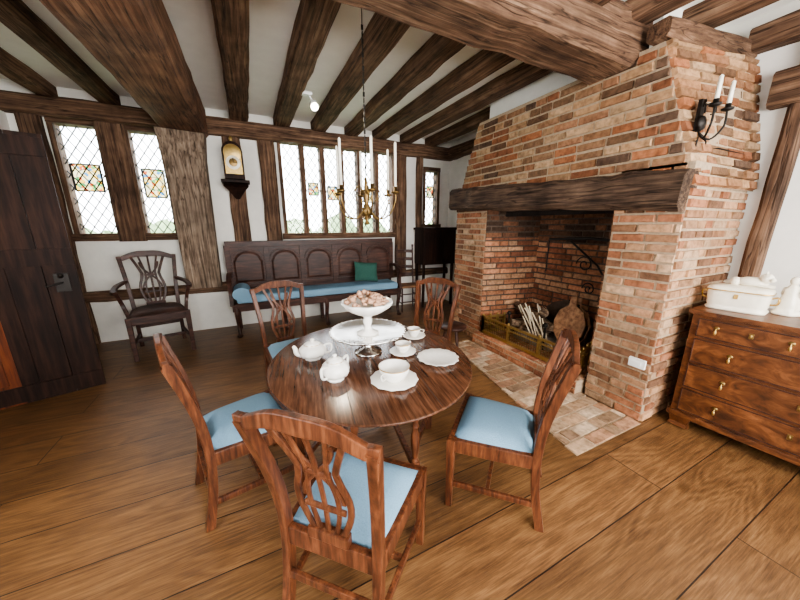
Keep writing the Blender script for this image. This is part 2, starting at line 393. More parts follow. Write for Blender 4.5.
vs=[(X0,1.03,zb),(XR,1.0,zb),(XR,3.52,zb),(X0,3.52,zb),(X0,yt0,zt),(XR,yr0,zt),(XR,yt1,zt),(X0,yt1,zt)]
b.add(vs,[(0,4,5),(0,5,1),(3,2,6,7),(0,3,7,4),(4,7,6,5)],mortar)
b.mm((X0+.1,1.42,zt-.02),(XR,yt1-.05,ZC),plaster)
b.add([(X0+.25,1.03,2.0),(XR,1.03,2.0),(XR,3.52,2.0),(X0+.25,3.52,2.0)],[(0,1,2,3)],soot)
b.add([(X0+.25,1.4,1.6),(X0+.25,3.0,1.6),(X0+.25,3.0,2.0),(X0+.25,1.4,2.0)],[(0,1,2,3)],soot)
c_=lambda k:(lambda v:k)
bricks(b,(X0,1.03,0),(0,1,0),(0,0,1),(-1,0,0),1.8,c_(0),c_(.44),pal_pier)
bricks(b,(X0,1.03,0),(1,0,0),(0,0,1),(0,-1,0),1.8,c_(0),c_(.9),pal_pier)
bricks(b,(X0,2.93,0),(0,1,0),(0,0,1),(-1,0,0),1.8,c_(0),c_(.59),pal_pier)
bricks(b,(X0,3.52,0),(1,0,0),(0,0,1),(0,1,0),1.8,c_(0),c_(.9),pal)
Hh=zt-zb
bricks(b,(X0,1.03,zb),(0,1,0),(0,0,1),(-1,0,0),Hh,lambda v:(yt0-1.03)*v/Hh,lambda v:2.49-(3.52-yt1)*v/Hh,pal)
def hoodside(x,y):
    k=x/.9; ya=1.03+(1.0-1.03)*k; yb=yt0+(yr0-yt0)*k; return Vector((X0+x,ya+(yb-ya)*y/Hh-.012,zb+y))
bricks(b,None,None,None,(0,-Hh,.25),Hh,c_(0),c_(.9),pal,pos=hoodside,t=.02)
sl=Vector((0,yt1-3.52,Hh)); bricks(b,(X0,3.52,zb),(1,0,0),sl,(0,Hh,.3),sl.length,c_(0),c_(.9),pal)
bk=3.36
quadface(b,[(X0,2.93,0),(bk,2.78,0),(bk,2.78,2),(X0,2.93,2)],sootmortar)
bricks(b,(X0,2.93,0),(bk-X0,-.15,0),(0,0,1),(-.15,-(bk-X0),0),1.35,c_(0),c_(.77),pal_red)
bricks(b,(X0,2.93,1.35),(bk-X0,-.15,0),(0,0,1),(-.15,-(bk-X0),0),.65,c_(0),c_(.77),pal_soot)
quadface(b,[(X0,1.47,0),(bk,1.62,0),(bk,1.62,2),(X0,1.47,2)],sootmortar)
bricks(b,(X0,1.47,0),(bk-X0,.15,0),(0,0,1),(-.15,(bk-X0),0),2.0,c_(0),c_(.77),pal_soot)
quadface(b,[(bk,1.47,0),(bk,2.93,0),(bk,2.93,2),(bk,1.47,2)],sootmortar)
bricks(b,(bk,1.5,0),(0,1,0),(0,0,1),(-1,0,0),1.3,c_(0),c_(1.4),pal_red)
bricks(b,(bk,1.5,1.3),(0,1,0),(0,0,1),(-1,0,0),.7,c_(0),c_(1.4),pal_soot)
b.mm((2.5,1.5,0),(XR,2.93,.13),mortar)
bricks(b,(2.5,1.5,0),(0,1,0),(0,0,1),(-1,0,0),.13,c_(0),c_(1.43),pal_red,bh=.055)
bricks(b,(2.5,1.5,.13),(1,0,0),(0,1,0),(0,0,1),1.43,c_(0),c_(.8),pal_red,bl=.22,bh=.1,t=.008)
b.obj('brick_fireplace')
# paving
b=B()
b.add([(1.8,1.0,.006),(2.57,1.0,.006),(2.47,3.0,.006),(2.2,3.0,.006)],[(0,1,2,3)],mortar)
bricks(b,(1.8,1.0,.006),(1,0,0),(0,1,0),(0,0,1),2.0,lambda v:.2*v,lambda v:(.77 if v<.5 else .67),pal_pave,bl=.21,bh=.1,gap=.008,t=.006)
b.obj('hearth_paving')
b=B(); b.rough((X0-.01,1.03,1.72),(X0-.01,3.56,1.83),.22,.26,beam_mantel,j=.016,ch=.03,seg=.15); b.obj('mantel_beam')
# fireback, fender, logs, bellows
b=B(); x=bk-.06
pf=[(1.95,.15),(2.5,.15),(2.5,.5),(2.4,.58),(2.225,.64),(2.05,.58),(1.95,.5)]
b.add([(x,y,z) for y,z in pf]+[(bk-.03,y,z) for y,z in pf],[tuple(range(7))]+[(i,(i+1)%7,7+(i+1)%7,7+i) for i in range(7)],rust)
for r in(.12,.07):
    b.sweep([(x-.01,2.225+r*math.cos(a),.38+r*math.sin(a)) for a in [k*PI/10 for k in range(21)]],(.02,.02),rust,up=(1,0,0))
b.obj('cast_iron_fireback')
b=B() # pot crane
b.sweep([(3.2,1.75,.15),(3.2,1.75,1.5)],(.03,.03),iron)
b.sweep([(3.2,1.75,1.35),(3.1,1.95,1.37),(2.95,2.3,1.35)],(.025,.03),iron)
b.sweep([(3.2,1.75,.9),(3.13,1.85,1.1),(3.02,2.1,1.34)],(.02,.02),iron)
for r0,cy,cz in((.09,1.98,1.1),(.07,1.9,.85)):
    b.sweep([(3.12,cy+r0*(1-k/26)*math.cos(k*PI/7),cz+r0*(1-k/26)*math.sin(k*PI/7)) for k in range(22)],(.014,.014),iron,up=(1,0,0),n=6)
b.sweep([(2.95,2.3,1.35),(2.95,2.3,1.0)],(.014,.014),iron)
b.obj('fireplace_crane')
b=B(); fx=2.58;z0=.152;fh=.21
for (p,q) in(((fx,1.56),(fx,2.84)),((fx,1.56),(fx+.3,1.64)),((fx,2.84),(fx+.3,2.78))):
    p=Vector((*p,0));q=Vector((*q,0))
    for z,hh in((.02,.04),(fh,.022),(fh-.05,.01)):
        b.sweep([p+Vector((0,0,z0+z)),q+Vector((0,0,z0+z))],(.03,hh),brass,rnd_=False)
    n=int((q-p).length/.03)
    for i in range(n+1):
        m=p.lerp(q,i/n); b.sweep([m+Vector((-.004,0,z0)),m+Vector((-.004,0,z0+fh))],(.007,.007),oldbrass,n=6)
    n=3
    for i in range(n+1):
        m=p.lerp(q,i/n); b.box(m+Vector((-.004,0,z0+fh/2+.005)),(.028,.028,fh+.01),brass); b.ball(m+Vector((-.004,0,z0+fh+.025)),.016,brass,8)
    for z in(.08,.125): b.sweep([p+Vector((0,0,z0+z)),q+Vector((0,0,z0+z))],(.007,.007),oldbrass,n=6)
b.obj('brass_fender')
b=B()
b.lathe([(.3,.0),(.24,.06),(.13,.11),(0,.12)],(3.0,2.3,.151),ash,20,(5,.1),sx=.7,sy=1.3)
for i in range(10):
    y=2.4+rnd(-.18,.16); x=2.98+rnd(-.05,.08); z=.29+.06*(i//3); r=rnd(.04,.06); d=Vector((rnd(-.3,.3),rnd(-.6,.6),rnd(-.05,.3))).normalized()*rnd(.18,.25)
    b.sweep([Vector((x,y,z))-d,Vector((x,y,z)),Vector((x,y,z))+d],[(2*r,2*r),(2.1*r,1.9*r),(1.8*r,1.8*r)],log_m,n=9)
for i in range(9):
    y=2.4+rnd(-.1,.14); b.sweep([(2.86+rnd(-.04,.06),y-.2,.24),(2.85+rnd(-.04,.1),y+rnd(-.05,.15),.5+rnd(0,.12))],(.016,.016),stick_m,n=6)
for y in(2.1,2.62):
    b.sweep([(3.2,y,.2),(2.8,y,.2)],(.025,.025),iron,n=8); b.sweep([(2.8,y,.15),(2.79,y,.42)],(.025,.025),iron,n=8); b.ball((2.79,y,.44),.028,iron,10)
b.obj('fire_logs')
b=B() # leaning bellows
c0=Vector((2.86,1.88,.17)); M=Matrix.Rotation(.3,4,'Y')@Matrix.Rotation(-.12,4,'X')
out=[(-.03,0),(.03,0),(.06,.1),(.15,.22),(.17,.34),(.13,.46),(.04,.52),(.03,.62),(-.03,.62),(-.04,.52),(-.13,.46),(-.17,.34),(-.15,.22),(-.06,.1)]
M2=M.to_3x3(); n=len(out)
for xo in(-.04,.04):
    A=[c0+M2@Vector((xo-.01,y,z)) for y,z in out]; Bq=[c0+M2@Vector((xo+.01,y,z)) for y,z in out]
    b.add(A+Bq,[tuple(range(n)),tuple(range(2*n-1,n-1,-1))]+[(i,(i+1)%n,n+(i+1)%n,n+i) for i in range(n)],wicker)
A=[c0+M2@Vector((-.04,y*.92,.02+z*.85)) for y,z in out]; Bq=[c0+M2@Vector((.04,y*.92,.02+z*.85)) for y,z in out]
b.add(A+Bq,[(i,(i+1)%n,n+(i+1)%n,n+i) for i in range(n)],soot)
b.obj('fire_bellows')
b=B()
b.box((X0-.025,1.11,.47),(.02,.11,.07),whitepl); b.box((X0-.037,1.11,.47),(.006,.06,.03),whitepl); b.obj('wall_socket')
# ---------------------------------------------------------------- dining chair
def smoothpts(P,n=6):
    P=[Vector(p) for p in P]; out=[]
    for i in range(len(P)-1):
        p0=P[max(i-1,0)];p1=P[i];p2=P[i+1];p3=P[min(i+2,len(P)-1)]
        for k in range(n):
            t=k/n; out.append(.5*((2*p1)+(p2-p0)*t+(2*p0-5*p1+4*p2-p3)*t*t+(3*p1-p0-3*p2+p3)*t**3))
    out.append(P[-1]); return out
def cushion(b,fw,bw,y0,y1,z0,h,mat,n=10):
    vs=[];fs=[]
    for j in range(n+1):
        for i in range(n+1):
            u=i/n*2-1;v=j/n*2-1; y=y0+(y1-y0)*(v+1)/2; w=(bw+(fw-bw)*(v+1)/2)/2
            z=z0+h*(1-abs(u)**6)**.5*(1-abs(v)**6)**.5+h*.35*(1-u*u)*(1-v*v)
            vs.append((u*w,y,z))
    for j in range(n):
        for i in range(n): a=j*(n+1)+i; fs.append((a,a+1,a+n+2,a+n+1))
    b.add(vs,fs,mat,True)
    b.add([(-bw/2,y0,z0),(bw/2,y0,z0),(fw/2,y1,z0),(-fw/2,y1,z0)],[(3,2,1,0)],mat)
def backpt(z):
    k=max(0,(z-.43))/.5
    return -.215-.02*k-.075*k*k
def chair(arms=False,seat=blue,mt=mahog):
    b=B()
    for s in(-1,1):
        b.sweep([(s*.225,.195,.42),(s*.225,.195,0)],[(.044,.044),(.034,.034)],mt,up=(0,1,0),rnd_=False)
        P=smoothpts([(s*.185,-.265,0),(s*.185,-.225,.22),(s*.185,-.215,.43),(s*.195,backpt(.65),.65),(s*.222,backpt(.93),.93)],4)
        b.sweep(P,[(.034,.042)]*len(P),mt,up=(0,1,0),rnd_=False)
        b.sweep([(s*.225,.195,.385),(s*.185,-.215,.385)],(.028,.075),mt,rnd_=False)
        b.sweep([(s*.222,.19,.14),(s*.187,-.225,.14)],(.02,.032),mt,rnd_=False)
    b.sweep([(-.225,.2,.385),(.225,.2,.385)],(.028,.075),mt,rnd_=False)
    b.sweep([(-.185,-.215,.39),(.185,-.215,.39)],(.028,.08),mt,rnd_=False)
    b.sweep([(-.205,0,.14),(.205,0,.14)],(.02,.028),mt,rnd_=False)
    b.sweep([(-.185,-.235,.22),(.185,-.235,.22)],(.02,.032),mt,rnd_=False)
    cushion(b,.45,.37,-.2,.19,.415,.04,seat)
    pts=[]
    for i in range(25):
        u=i/24*2-1; z=.925+.045*math.cos(u*PI/2)**2-.012*math.cos(u*2*PI)*.6+ (.0 if abs(u)<.9 else .006)
        pts.append((u*.24,backpt(.93)-.012*(1-u*u),z))
    b.sweep(pts,[(.024,.042+.02*math.cos(i/24*2*PI-PI)*.5+.01) for i in range(25)],mt,up=(0,0,1),rnd_=False)
    b.box((0,backpt(.46),.45),(.16,.034,.045),mt)
    def prof(t):
        return .055+.05*math.sin(min(1,t/.62)*PI)*.9 + (0 if t<.5 else .085*((t-.5)/.5)**1.3)
    for k in(-1,-.55,0,.55,1):
        P=[];S=[]
        for i in range(17):
            t=i/16; z=.46+t*.49; P.append((k*prof(t),backpt(z),z)); S.append((.024 if abs(k)==1 else .017,.012))
        b.sweep(P,S,mt,up=(0,1,0),rnd_=False)
    for s in(-1,1):
        P=[]
        for i in range(13):
            t=i/12; z=.62+t*.26; P.append((s*(.075*math.cos(t*PI)),backpt(z)+.003,z))
        b.sweep(P,(.016,.012),mt,up=(0,1,0),rnd_=False)
    for z,w in((.58,.16),(.75,.1)):
        b.box((0,backpt(z),z),(w,.012,.022),mt)
    if arms:
        for s in(-1,1):
            P=smoothpts([(s*.2,backpt(.72),.7),(s*.27,-.1,.68),(s*.29,.08,.655),(s*.27,.14,.65)],4)
            b.sweep(P,[(.04,.028)]*len(P),mt,rnd_=False)
            P=smoothpts([(s*.22,.08,.39),(s*.25,.03,.52),(s*.275,.09,.65)],4)
            b.sweep(P,[(.03,.03)]*len(P),mt,up=(0,1,0),rnd_=False)
    return b
b=chair()
o=b.obj('dining_chair',(.29,1.0,0),head(.7,.71),1.0,.004); cm=b.me
for loc,d in(((-.13,1.75),(.97,.25)),((1.13,1.09),(-.65,.76)),((.24,2.68),(.2,-.98)),((1.36,2.32),(-.85,-.5))):
    inst(cm,'dining_chair',(loc[0],loc[1],0),head(*d),1.0,.004)
b=chair(True,settle_m,settle_m); b.obj('oak_armchair',(-1.1,4.42,0),head(.25,-1),1.2,.004)
# ---------------------------------------------------------------- gateleg table
b=B(); TZ=.70; seg=64
prof=[(0,TZ-.022),(.97,TZ-.022),(.985,TZ-.018),(1,TZ-.01),(1,TZ-.004),(.993,TZ)]
b.lathe([(r,z) for r,z in prof]+[(0,TZ)],(0,0,0),tabletop_m,seg,sx=.6,sy=.68)
for s in(-1,1): b.box((s*.2,0,TZ+.0005),(.003,1.26,.0012),soot)
def leg(x,y):
    b.box((x,y,.05),(.048,.048,.1),mahog); b.box((x,y,.15+.0),(.045,.045,.07),mahog); b.box((x,y,.6),(.05,.05,.13),mahog)
    b.lathe([(.016,.18),(.022,.19),(.014,.205),(.02,.23),(.027,.3),(.024,.36),(.015,.4),(.022,.415),(.015,.43),(.021,.46),(.024,.5),(.015,.53),(.02,.54)],(x,y,0),mahog,14)
L4=[(-.17,-.36),(.17,-.36),(.17,.36),(-.17,.36)]
for x,y in L4: leg(x,y)
for i in range(4):
    p,q=L4[i],L4[(i+1)%4]
    b.sweep([(*p,.14),(*q,.14)],(.028,.036),mahog,rnd_=False); b.sweep([(*p,.62),(*q,.62)],(.022,.1),mahog,rnd_=False)
for s in(-1,1):
    leg(s*.45,s*.12)
    b.sweep([(s*.17,-s*.3,.14),(s*.45,s*.12,.14)],(.024,.034),mahog,rnd_=False); b.sweep([(s*.17,-s*.3,.63),(s*.45,s*.12,.63)],(.024,.05),mahog,rnd_=False)
b.obj('gateleg_table',(.6,1.65,0),-.15,1,.002)
# ---------------------------------------------------------------- tableware
b=B(); z=TZ+.001
b.lathe([(.09,0),(.088,.01),(.05,.02),(.025,.04),(.02,.07),(.03,.08),(.02,.09),(.04,.11),(.1,.12),(.2,.128),(.235,.138),(.24,.15),(.235,.15),(.2,.138),(.1,.13),(0,.128)],(.61,1.72,z),silver,40)
for k in range(40):
    a=k*2*PI/40; b.ball((.61+.238*math.cos(a),1.72+.238*math.sin(a),z+.148),.009,silver,6)
b.obj('silver_tazza')
b=B(); z=TZ+.131
b.lathe([(.07,0),(.07,.008),(.03,.02),(.018,.05),(.03,.08),(.02,.1),(.035,.12),(.09,.14),(.14,.175),(.16,.21),(.155,.21),(.13,.18),(.08,.155),(0,.15)],(.61,1.72,z),porc,40,(10,.035))
b.obj('porcelain_comport')
b=B()
for k in range(75):
    a=rnd(0,2*PI); r=.125*math.sqrt(rnd(0,1)); zz=z+.2+.06*(1-(r/.135)**2)*rnd(.6,1.15)
    b.ball((.61+r*math.cos(a),1.72+r*math.sin(a),zz),(rnd(.01,.024),rnd(.01,.024),rnd(.006,.02)),potp,7,.3)
b.obj('dried_petals')
def cup(name,x,y,cr=.045,ch=.055,sr=.075,handles=1,rot=0):
    b=B()
    b.lathe([(sr*.5,0),(sr*.55,.004),(sr*.85,.008),(sr,.018),(sr*.98,.02),(sr*.55,.01),(0,.009)],(0,0,0),porc,36,(12,.03))
    b.lathe([(cr*.5,.01),(cr*.55,.016),(cr*.8,.02+ch*.25),(cr*.92,.02+ch*.6),(cr,.02+ch),(cr*.96,.02+ch),(cr*.85,.02+ch*.6),(cr*.6,.02+ch*.2),(0,.022)],(0,0,0),porc,28)
    b.lathe([(cr*1.0,.02+ch-.004),(cr*1.02,.02+ch),(cr*.98,.02+ch+.001)],(0,0,0),gold,28,caps=False)
    for i in range(handles):
        s=1 if i==0 else -1
        b.sweep(smoothpts([(s*cr*.95,0,.02+ch*.85),(s*(cr+.025),0,.02+ch*.8),(s*(cr+.018),0,.02+ch*.4),(s*cr*.82,0,.02+ch*.35)],4),(.006,.008),porc,up=(0,1,0),n=6)
    b.obj(name,(x,y,TZ+.001),rot)
cup('tea_cup_and_saucer',.80,1.60,.05,.05,.085,1,.4)
cup('tea_cup_and_saucer',1.0,1.82,.048,.05,.085,1,-.6)
cup('handled_bowl_and_saucer',.60,1.30,.082,.07,.125,2,.5)
b=B(); b.lathe([(.07,0),(.075,.004),(.11,.012),(.125,.02),(.122,.022),(.08,.008),(0,.006)],(0,0,0),porc,48,(14,.04)); b.obj('scalloped_plate',(.95,1.42,TZ+.001))
def pot(name,x,y,r,h,spout,rot):
    b=B()
    b.lathe([(r*.6,0),(r*.62,.01),(r*.5,.018),(r*.85,h*.2),(r,h*.4),(r*.95,h*.6),(r*.7,h*.76),(r*.55,h*.8),(r*.6,h*.83),(r*.4,h*.92),(r*.12,h*.97),(r*.1,h),(r*.18,h*1.05),(r*.12,h*1.1),(0,h*1.12)],(0,0,0),porc,36,(10,.035))
    b.lathe([(r*.56,h*.8),(r*.63,h*.82),(r*.56,h*.84)],(0,0,0),gold,28,caps=False)
    b.sweep(smoothpts([(-r*.8,0,h*.7),(-r*1.35,0,h*.75),(-r*1.3,0,h*.35),(-r*.85,0,h*.25)],5),(.012,.014),porc,up=(0,1,0),n=8)
    if spout: b.sweep(smoothpts([(r*.8,0,h*.25),(r*1.15,0,h*.35),(r*1.25,0,h*.62),(r*1.38,0,h*.76)],5),[(.04-.0014*i,.04-.0014*i) for i in range(16)],porc,up=(0,1,0),n=8)
    else: b.sweep(smoothpts([(r*.8,0,h*.7),(r*1.35,0,h*.75),(r*1.3,0,h*.35),(r*.85,0,h*.25)],5),(.012,.014),porc,up=(0,1,0),n=8)
    b.obj(name,(x,y,TZ+.001),rot)
pot('sugar_pot',.33,1.46,.074,.13,False,.6)
pot('porcelain_teapot',.27,1.78,.082,.115,True,2.9)
# ---------------------------------------------------------------- settle
b=B(); y0,y1=4.46,4.9; xa,xb=-.32,2.2
b.mm((xa,y0,.42),(xb,y1,.46),settle_m); b.mm((xa,y0,.36),(xb,y0+.03,.42),settle_m)
b.mm((xa,y1-.03,.46),(xb,y1,.62),settle_m)
b.mm((xa-.02,y1-.045,1.2),(xb+.02,y1+.0,1.28),settle_m); b.mm((xa,y1-.03,.6),(xb,y1-.005,.66),settle_m)
b.mm((xa,y1-.015,.62),(xb,y1-.008,1.22),settle_m)
n=5; w=(xb-xa)/n
for i in range(n+1):
    b.mm((xa+i*w-.035,y1-.035,.6),(xa+i*w+.035,y1-.005,1.22),settle_m)
for i in range(n):
    cx=xa+(i+.5)*w; hw=w/2-.06
    pts=[(cx-hw,.69),(cx+hw,.69),(cx+hw,1.0)]+[(cx+hw*.9*math.cos(a),1.02+.12*math.sin(a)) for a in [k*PI/8 for k in range(9)]]+[(cx-hw,1.0)]
    A=[(x,y1-.016,z) for x,z in pts]; C=[(cx+(x-cx)*.86,y1-.03,.9+(z-.9)*.86) for x,z in pts]; m=len(pts)
    b.add(A+C,[tuple(range(m,2*m))]+[(k,(k+1)%m,m+(k+1)%m,m+k) for k in range(m)],settle_m)
    P=[(cx-hw-.02,y1-.03,1.0)]+[(cx+(hw+.01)*math.cos(PI-k*PI/10),y1-.03,1.04+.12*math.sin(k*PI/10)) for k in range(11)]+[(cx+hw+.02,y1-.03,1.0)]
    b.sweep(P,(.02,.025),settle_m,up=(0,1,0),rnd_=False)
for i in range(5):
    x=xa+.05+i*(xb-xa-.1)/4
    P=smoothpts([(x,y0+.04,.42),(x,y0+.0,.33),(x,y0+.05,.15),(x,y0+.0,.03),(x,y0-.02,0)],4)
    b.sweep(P,[(.075-.0028*k,.075-.0028*k) for k in range(len(P))],settle_m,up=(0,1,0)); b.ball((x,y0-.01,.025),(.04,.045,.025),settle_m,10)
    b.sweep([(x,y1-.04,.42),(x,y1-.02,0)],(.05,.05),settle_m,up=(0,1,0),rnd_=False)
for x in(xa,xb):
    b.sweep(smoothpts([(x,y1-.03,.82),(x,y1-.2,.84),(x,y0+.1,.8),(x,y0+.02,.76)],4),(.06,.045),settle_m,up=(0,0,1),rnd_=False)
    b.sweep(smoothpts([(x,y0+.03,.44),(x,y0+.08,.6),(x,y0+.05,.78)],4),(.05,.05),settle_m,up=(0,1,0),rnd_=False)
s_=b.obj('panelled_settle',bevel=.005)
b=B()
b.mm((xa+.06,y0-.005,.465),(xb-.06,y1-.05,.575),blue)
b.sweep([(xa+.13,y0-.03,.6),(xa+.13,y1-.1,.61)],(.22,.18),blue,n=14)
o=b.obj('settle_cushion',bevel=.03)
b=B(); M=Matrix.Rotation(-.35,3,'X')@Matrix.Rotation(.1,3,'Y')
n=10; vs=[]
for sgn in(1,-1):
    for j in range(n+1):
        for i in range(n+1):
            u=i/n*2-1;v=j/n*2-1; e=((1-u**4)*(1-v**4))**.6
            vs.append(Vector((u*.2*(1-.06*(1-v*v)),-sgn*.065*e,v*.16*(1-.06*(1-u*u)))))
fs=[]
for q in(0,1):
    for j in range(n):
        for i in range(n):
            a=q*(n+1)**2+j*(n+1)+i; f=(a,a+1,a+n+2,a+n+1); fs.append(f if q==0 else f[::-1])
b.add([M@v+Vector((1.66,4.68,.755)) for v in vs],fs,green,True); b.obj('green_pillow')
# ladderback chair
b=B()
for s in(-1,1):
    b.sweep([(s*.17,.14,0),(s*.17,.14,.46)],(.03,.03),settle_m,up=(0,1,0),n=8); b.sweep([(s*.15,-.15,0),(s*.15,-.15,.5),(s*.15,-.2,1.12)],(.03,.03),settle_m,up=(0,1,0),n=8)
    b.ball((s*.15,-.2,1.14),(.02,.02,.03),settle_m,8)
    for z in(.15,.28): b.sweep([(s*.17,.14,z),(s*.15,-.15,z)],(.02,.02),settle_m,n=6)
for z in(.18,.32): b.sweep([(-.17,.14,z),(.17,.14,z)],(.02,.02),settle_m,n=6)
for z in(.62,.76,.9,1.04): b.sweep([(-.15,-.15-.05*(z-.5)/.62,z),(0,-.17-.05*(z-.5)/.62,z+.01),(.15,-.15-.05*(z-.5)/.62,z)],(.012,.055),settle_m,rnd_=False)
b.box((0,0,.45),(.36,.32,.035),wicker)
b.obj('ladderback_chair',(2.46,4.7,0),head(-.1,-1),1.0)
# wall cupboard
b=B(); b.mm((2.74,4.66,.8),(3.42,4.99,1.42),darkdoor); b.mm((2.71,4.63,1.42),(3.45,4.99,1.46),darkdoor)
for i in(0,1):
    x0=2.77+i*.32; b.mm((x0,4.65,.84),(x0+.31,4.655,1.38),darkdoor); b.mm((x0+.05,4.64,.9),(x0+.26,4.65,1.32),darkdoor)
for x in(2.77,3.39):
    for y in(4.7,4.95): b.mm((x-.02,y-.02,0),(x+.02,y+.02,.8),darkdoor)
b.obj('oak_cupboard',bevel=.004)
# stool
b=B(); b.lathe([(.13,.36),(.15,.365),(.155,.38),(.15,.395),(.0,.4)],(0,0,0),settle_m,24)
for k in range(3):
    a=k*2*PI/3+.4; b.sweep([(.07*math.cos(a),.07*math.sin(a),.37),(.15*math.cos(a),.15*math.sin(a),0)],[(.035,.035),(.024,.024)],settle_m,n=8)
b.obj('round_stool',(1.97,2.66,0))
# ---------------------------------------------------------------- clock
b=B(); cx=-.1; y=YB-.08
b.box((cx,y-.09,2.27),(.24,.16,.34),darkdoor)
b.lathe([(.12,-.08),(.12,.08),(0,.08)],(cx,y-.09,2.44),darkdoor,24,M=Matrix.Rotation(PI/2,3,'X'))
b.lathe([(.105,0),(.105,.012),(.0,.014)],(cx,y-.17,2.42),brass,28,M=Matrix.Rotation(PI/2,3,'X'))
b.box((cx,y-.172,2.28),(.2,.01,.24),brass)
b.lathe([(.085,0),(.085,.008),(0,.009)],(cx,y-.178,2.3),ivory,28,M=Matrix.Rotation(PI/2,3,'X'))
b.lathe([(.05,0),(.05,.003),(0,.004)],(cx,y-.188,2.3),oldbrass,28,M=Matrix.Rotation(PI/2,3,'X'))
b.box((cx,y-.195,2.325),(.008,.004,.06),iron); b.box((cx+.02,y-.195,2.3),(.05,.004,.008),iron)
b.ball((cx,y-.09,2.6),(.025,.025,.04),brass,10)
b.box((cx,y-.09,2.07),(.34,.22,.035),darkdoor)
b.sweep([(cx,y-.08,2.05),(cx,y-.04,1.98),(cx,y-.0,1.86)],[(.3,.18),(.2,.12),(.05,.04)],darkdoor,up=(0,1,0),rnd_=False)
b.obj('bracket_clock',bevel=.004)
# ---------------------------------------------------------------- door
b=B(); W_=.78; Hd=2.2
for i in range(4):
    b.mm((i*W_/4+.002,-.02,1.24 if i<2 else .01),((i+1)*W_/4-.002,.02,Hd),darkdoor)
b.mm((.0,-.018,.01),(W_/2-.1,.018,1.24),redpanel); b.mm((W_/2-.1,-.02,.01),(W_/2,.02,1.24),darkdoor)
b.mm((.04,-.03,.2),(W_/2-.16,-.018,1.08),redpanel)
for z in(.1,1.24,2.1): b.mm((.0,-.032,z-.07),(W_,-.018,z+.07),darkdoor)
b.box((W_-.1,-.03,1.02),(.09,.03,.16),iron); b.sweep([(W_-.1,-.04,1.02),(W_-.1,-.08,1.02),(W_-.2,-.085,1.0)],(.016,.016),iron,n=8)
b.ball((W_-.1,-.07,1.08),.02,iron,8)
b.obj('door_1',(-2.16,3.4,0),math.atan2(.22,.70),1,.004)
trim((XL+.02,3.3,0),(XL+.02,3.3,2.75),.14,.12,oak_z)
b=B()
for i in range(3):
    b.mm((XL,2.2+i*.34,.05),(XL+.03,2.52+i*.34,1.9),redpanel)
    b.mm((XL+.03,2.26+i*.34,.2),(XL+.045,2.46+i*.34,.9),redpanel); b.mm((XL+.03,2.26+i*.34,1.05),(XL+.045,2.46+i*.34,1.75),redpanel)
tn[0]+=1; b.obj('trim_%d'%tn[0],bevel=.004)
# ---------------------------------------------------------------- chandelier
b=B(); C=Vector((.87,2.4,0))
b.sweep([C+Vector((0,0,1.84)),C+Vector((0,0,2.98))],(.006,.006),iron,n=6)
for k in range(24):
    z=1.9+k*.042; b.box(C+Vector((0,0,z)),(.014 if k%2 else .005,.005 if k%2 else .014,.03),iron)
b.lathe([(.0,1.5),(.02,1.51),(.012,1.54),(.03,1.58),(.04,1.61),(.026,1.65),(.013,1.68),(.024,1.72),(.013,1.76),(.018,1.8),(.008,1.86),(0,1.87)],C,oldbrass,16)
for k in range(6):
    a=k*PI/3+.35; d=Vector((math.cos(a),math.sin(a),0)); tz=Vector((0,0,1))
    P=smoothpts([C+d*.03+tz*1.62,C+d*.1+tz*1.55,C+d*.19+tz*1.58,C+d*.24+tz*1.68,C+d*.24+tz*1.74],5)
    b.sweep(P,(.012,.012),oldbrass,n=6)
    P=smoothpts([C+d*.02+tz*1.74,C+d*.07+tz*1.8,C+d*.12+tz*1.74,C+d*.09+tz*1.69],5); b.sweep(P,(.008,.008),oldbrass,n=6)
    q=C+d*.24; b.lathe([(.005,1.735),(.032,1.745),(.035,1.755),(.012,1.75),(.014,1.79),(.0,1.79)],q,oldbrass,14)
    b.lathe([(.0105,1.78),(.0095,2.1),(.004,2.11),(0,2.11)],q,wax,12)
b.obj('brass_chandelier')
# sconce
b=B(); S=Vector((2.70,1.105,2.14))
b.box(S+Vector((0,-.0,0)),(.05,.02,.28),iron); b.lathe([(.05,0),(.04,.02),(0,.03)],S+Vector((0,-.01,.0)),iron,16,M=Matrix.Rotation(PI/2,3,'X'))
for s in(-1,1):
    P=smoothpts([S+Vector((0,-.01,-.05)),S+Vector((s*.04,-.06,-.1)),S+Vector((s*.085,-.1,-.03)),S+Vector((s*.085,-.1,.06))],5); b.sweep(P,(.013,.013),iron,n=6)
    P=smoothpts([S+Vector((0,-.01,.1)),S+Vector((s*.06,-.04,.12)),S+Vector((s*.07,-.05,.07)),S+Vector((s*.04,-.04,.05))],5); b.sweep(P,(.01,.01),iron,n=6)
    P=smoothpts([S+Vector((0,-.01,-.1)),S+Vector((s*.04,-.03,-.16)),S+Vector((s*.06,-.04,-.11)),S+Vector((s*.03,-.03,-.09))],5); b.sweep(P,(.009,.009),iron,n=6)
    q=S+Vector((s*.085,-.1,0)); b.lathe([(.005,.055),(.03,.065),(.032,.075),(.014,.07),(.015,.1),(0,.1)],q,iron,14)
    b.lathe([(.012,.09),(.011,.22),(0,.23)],q,wax,12)
b.obj('candle_sconce')
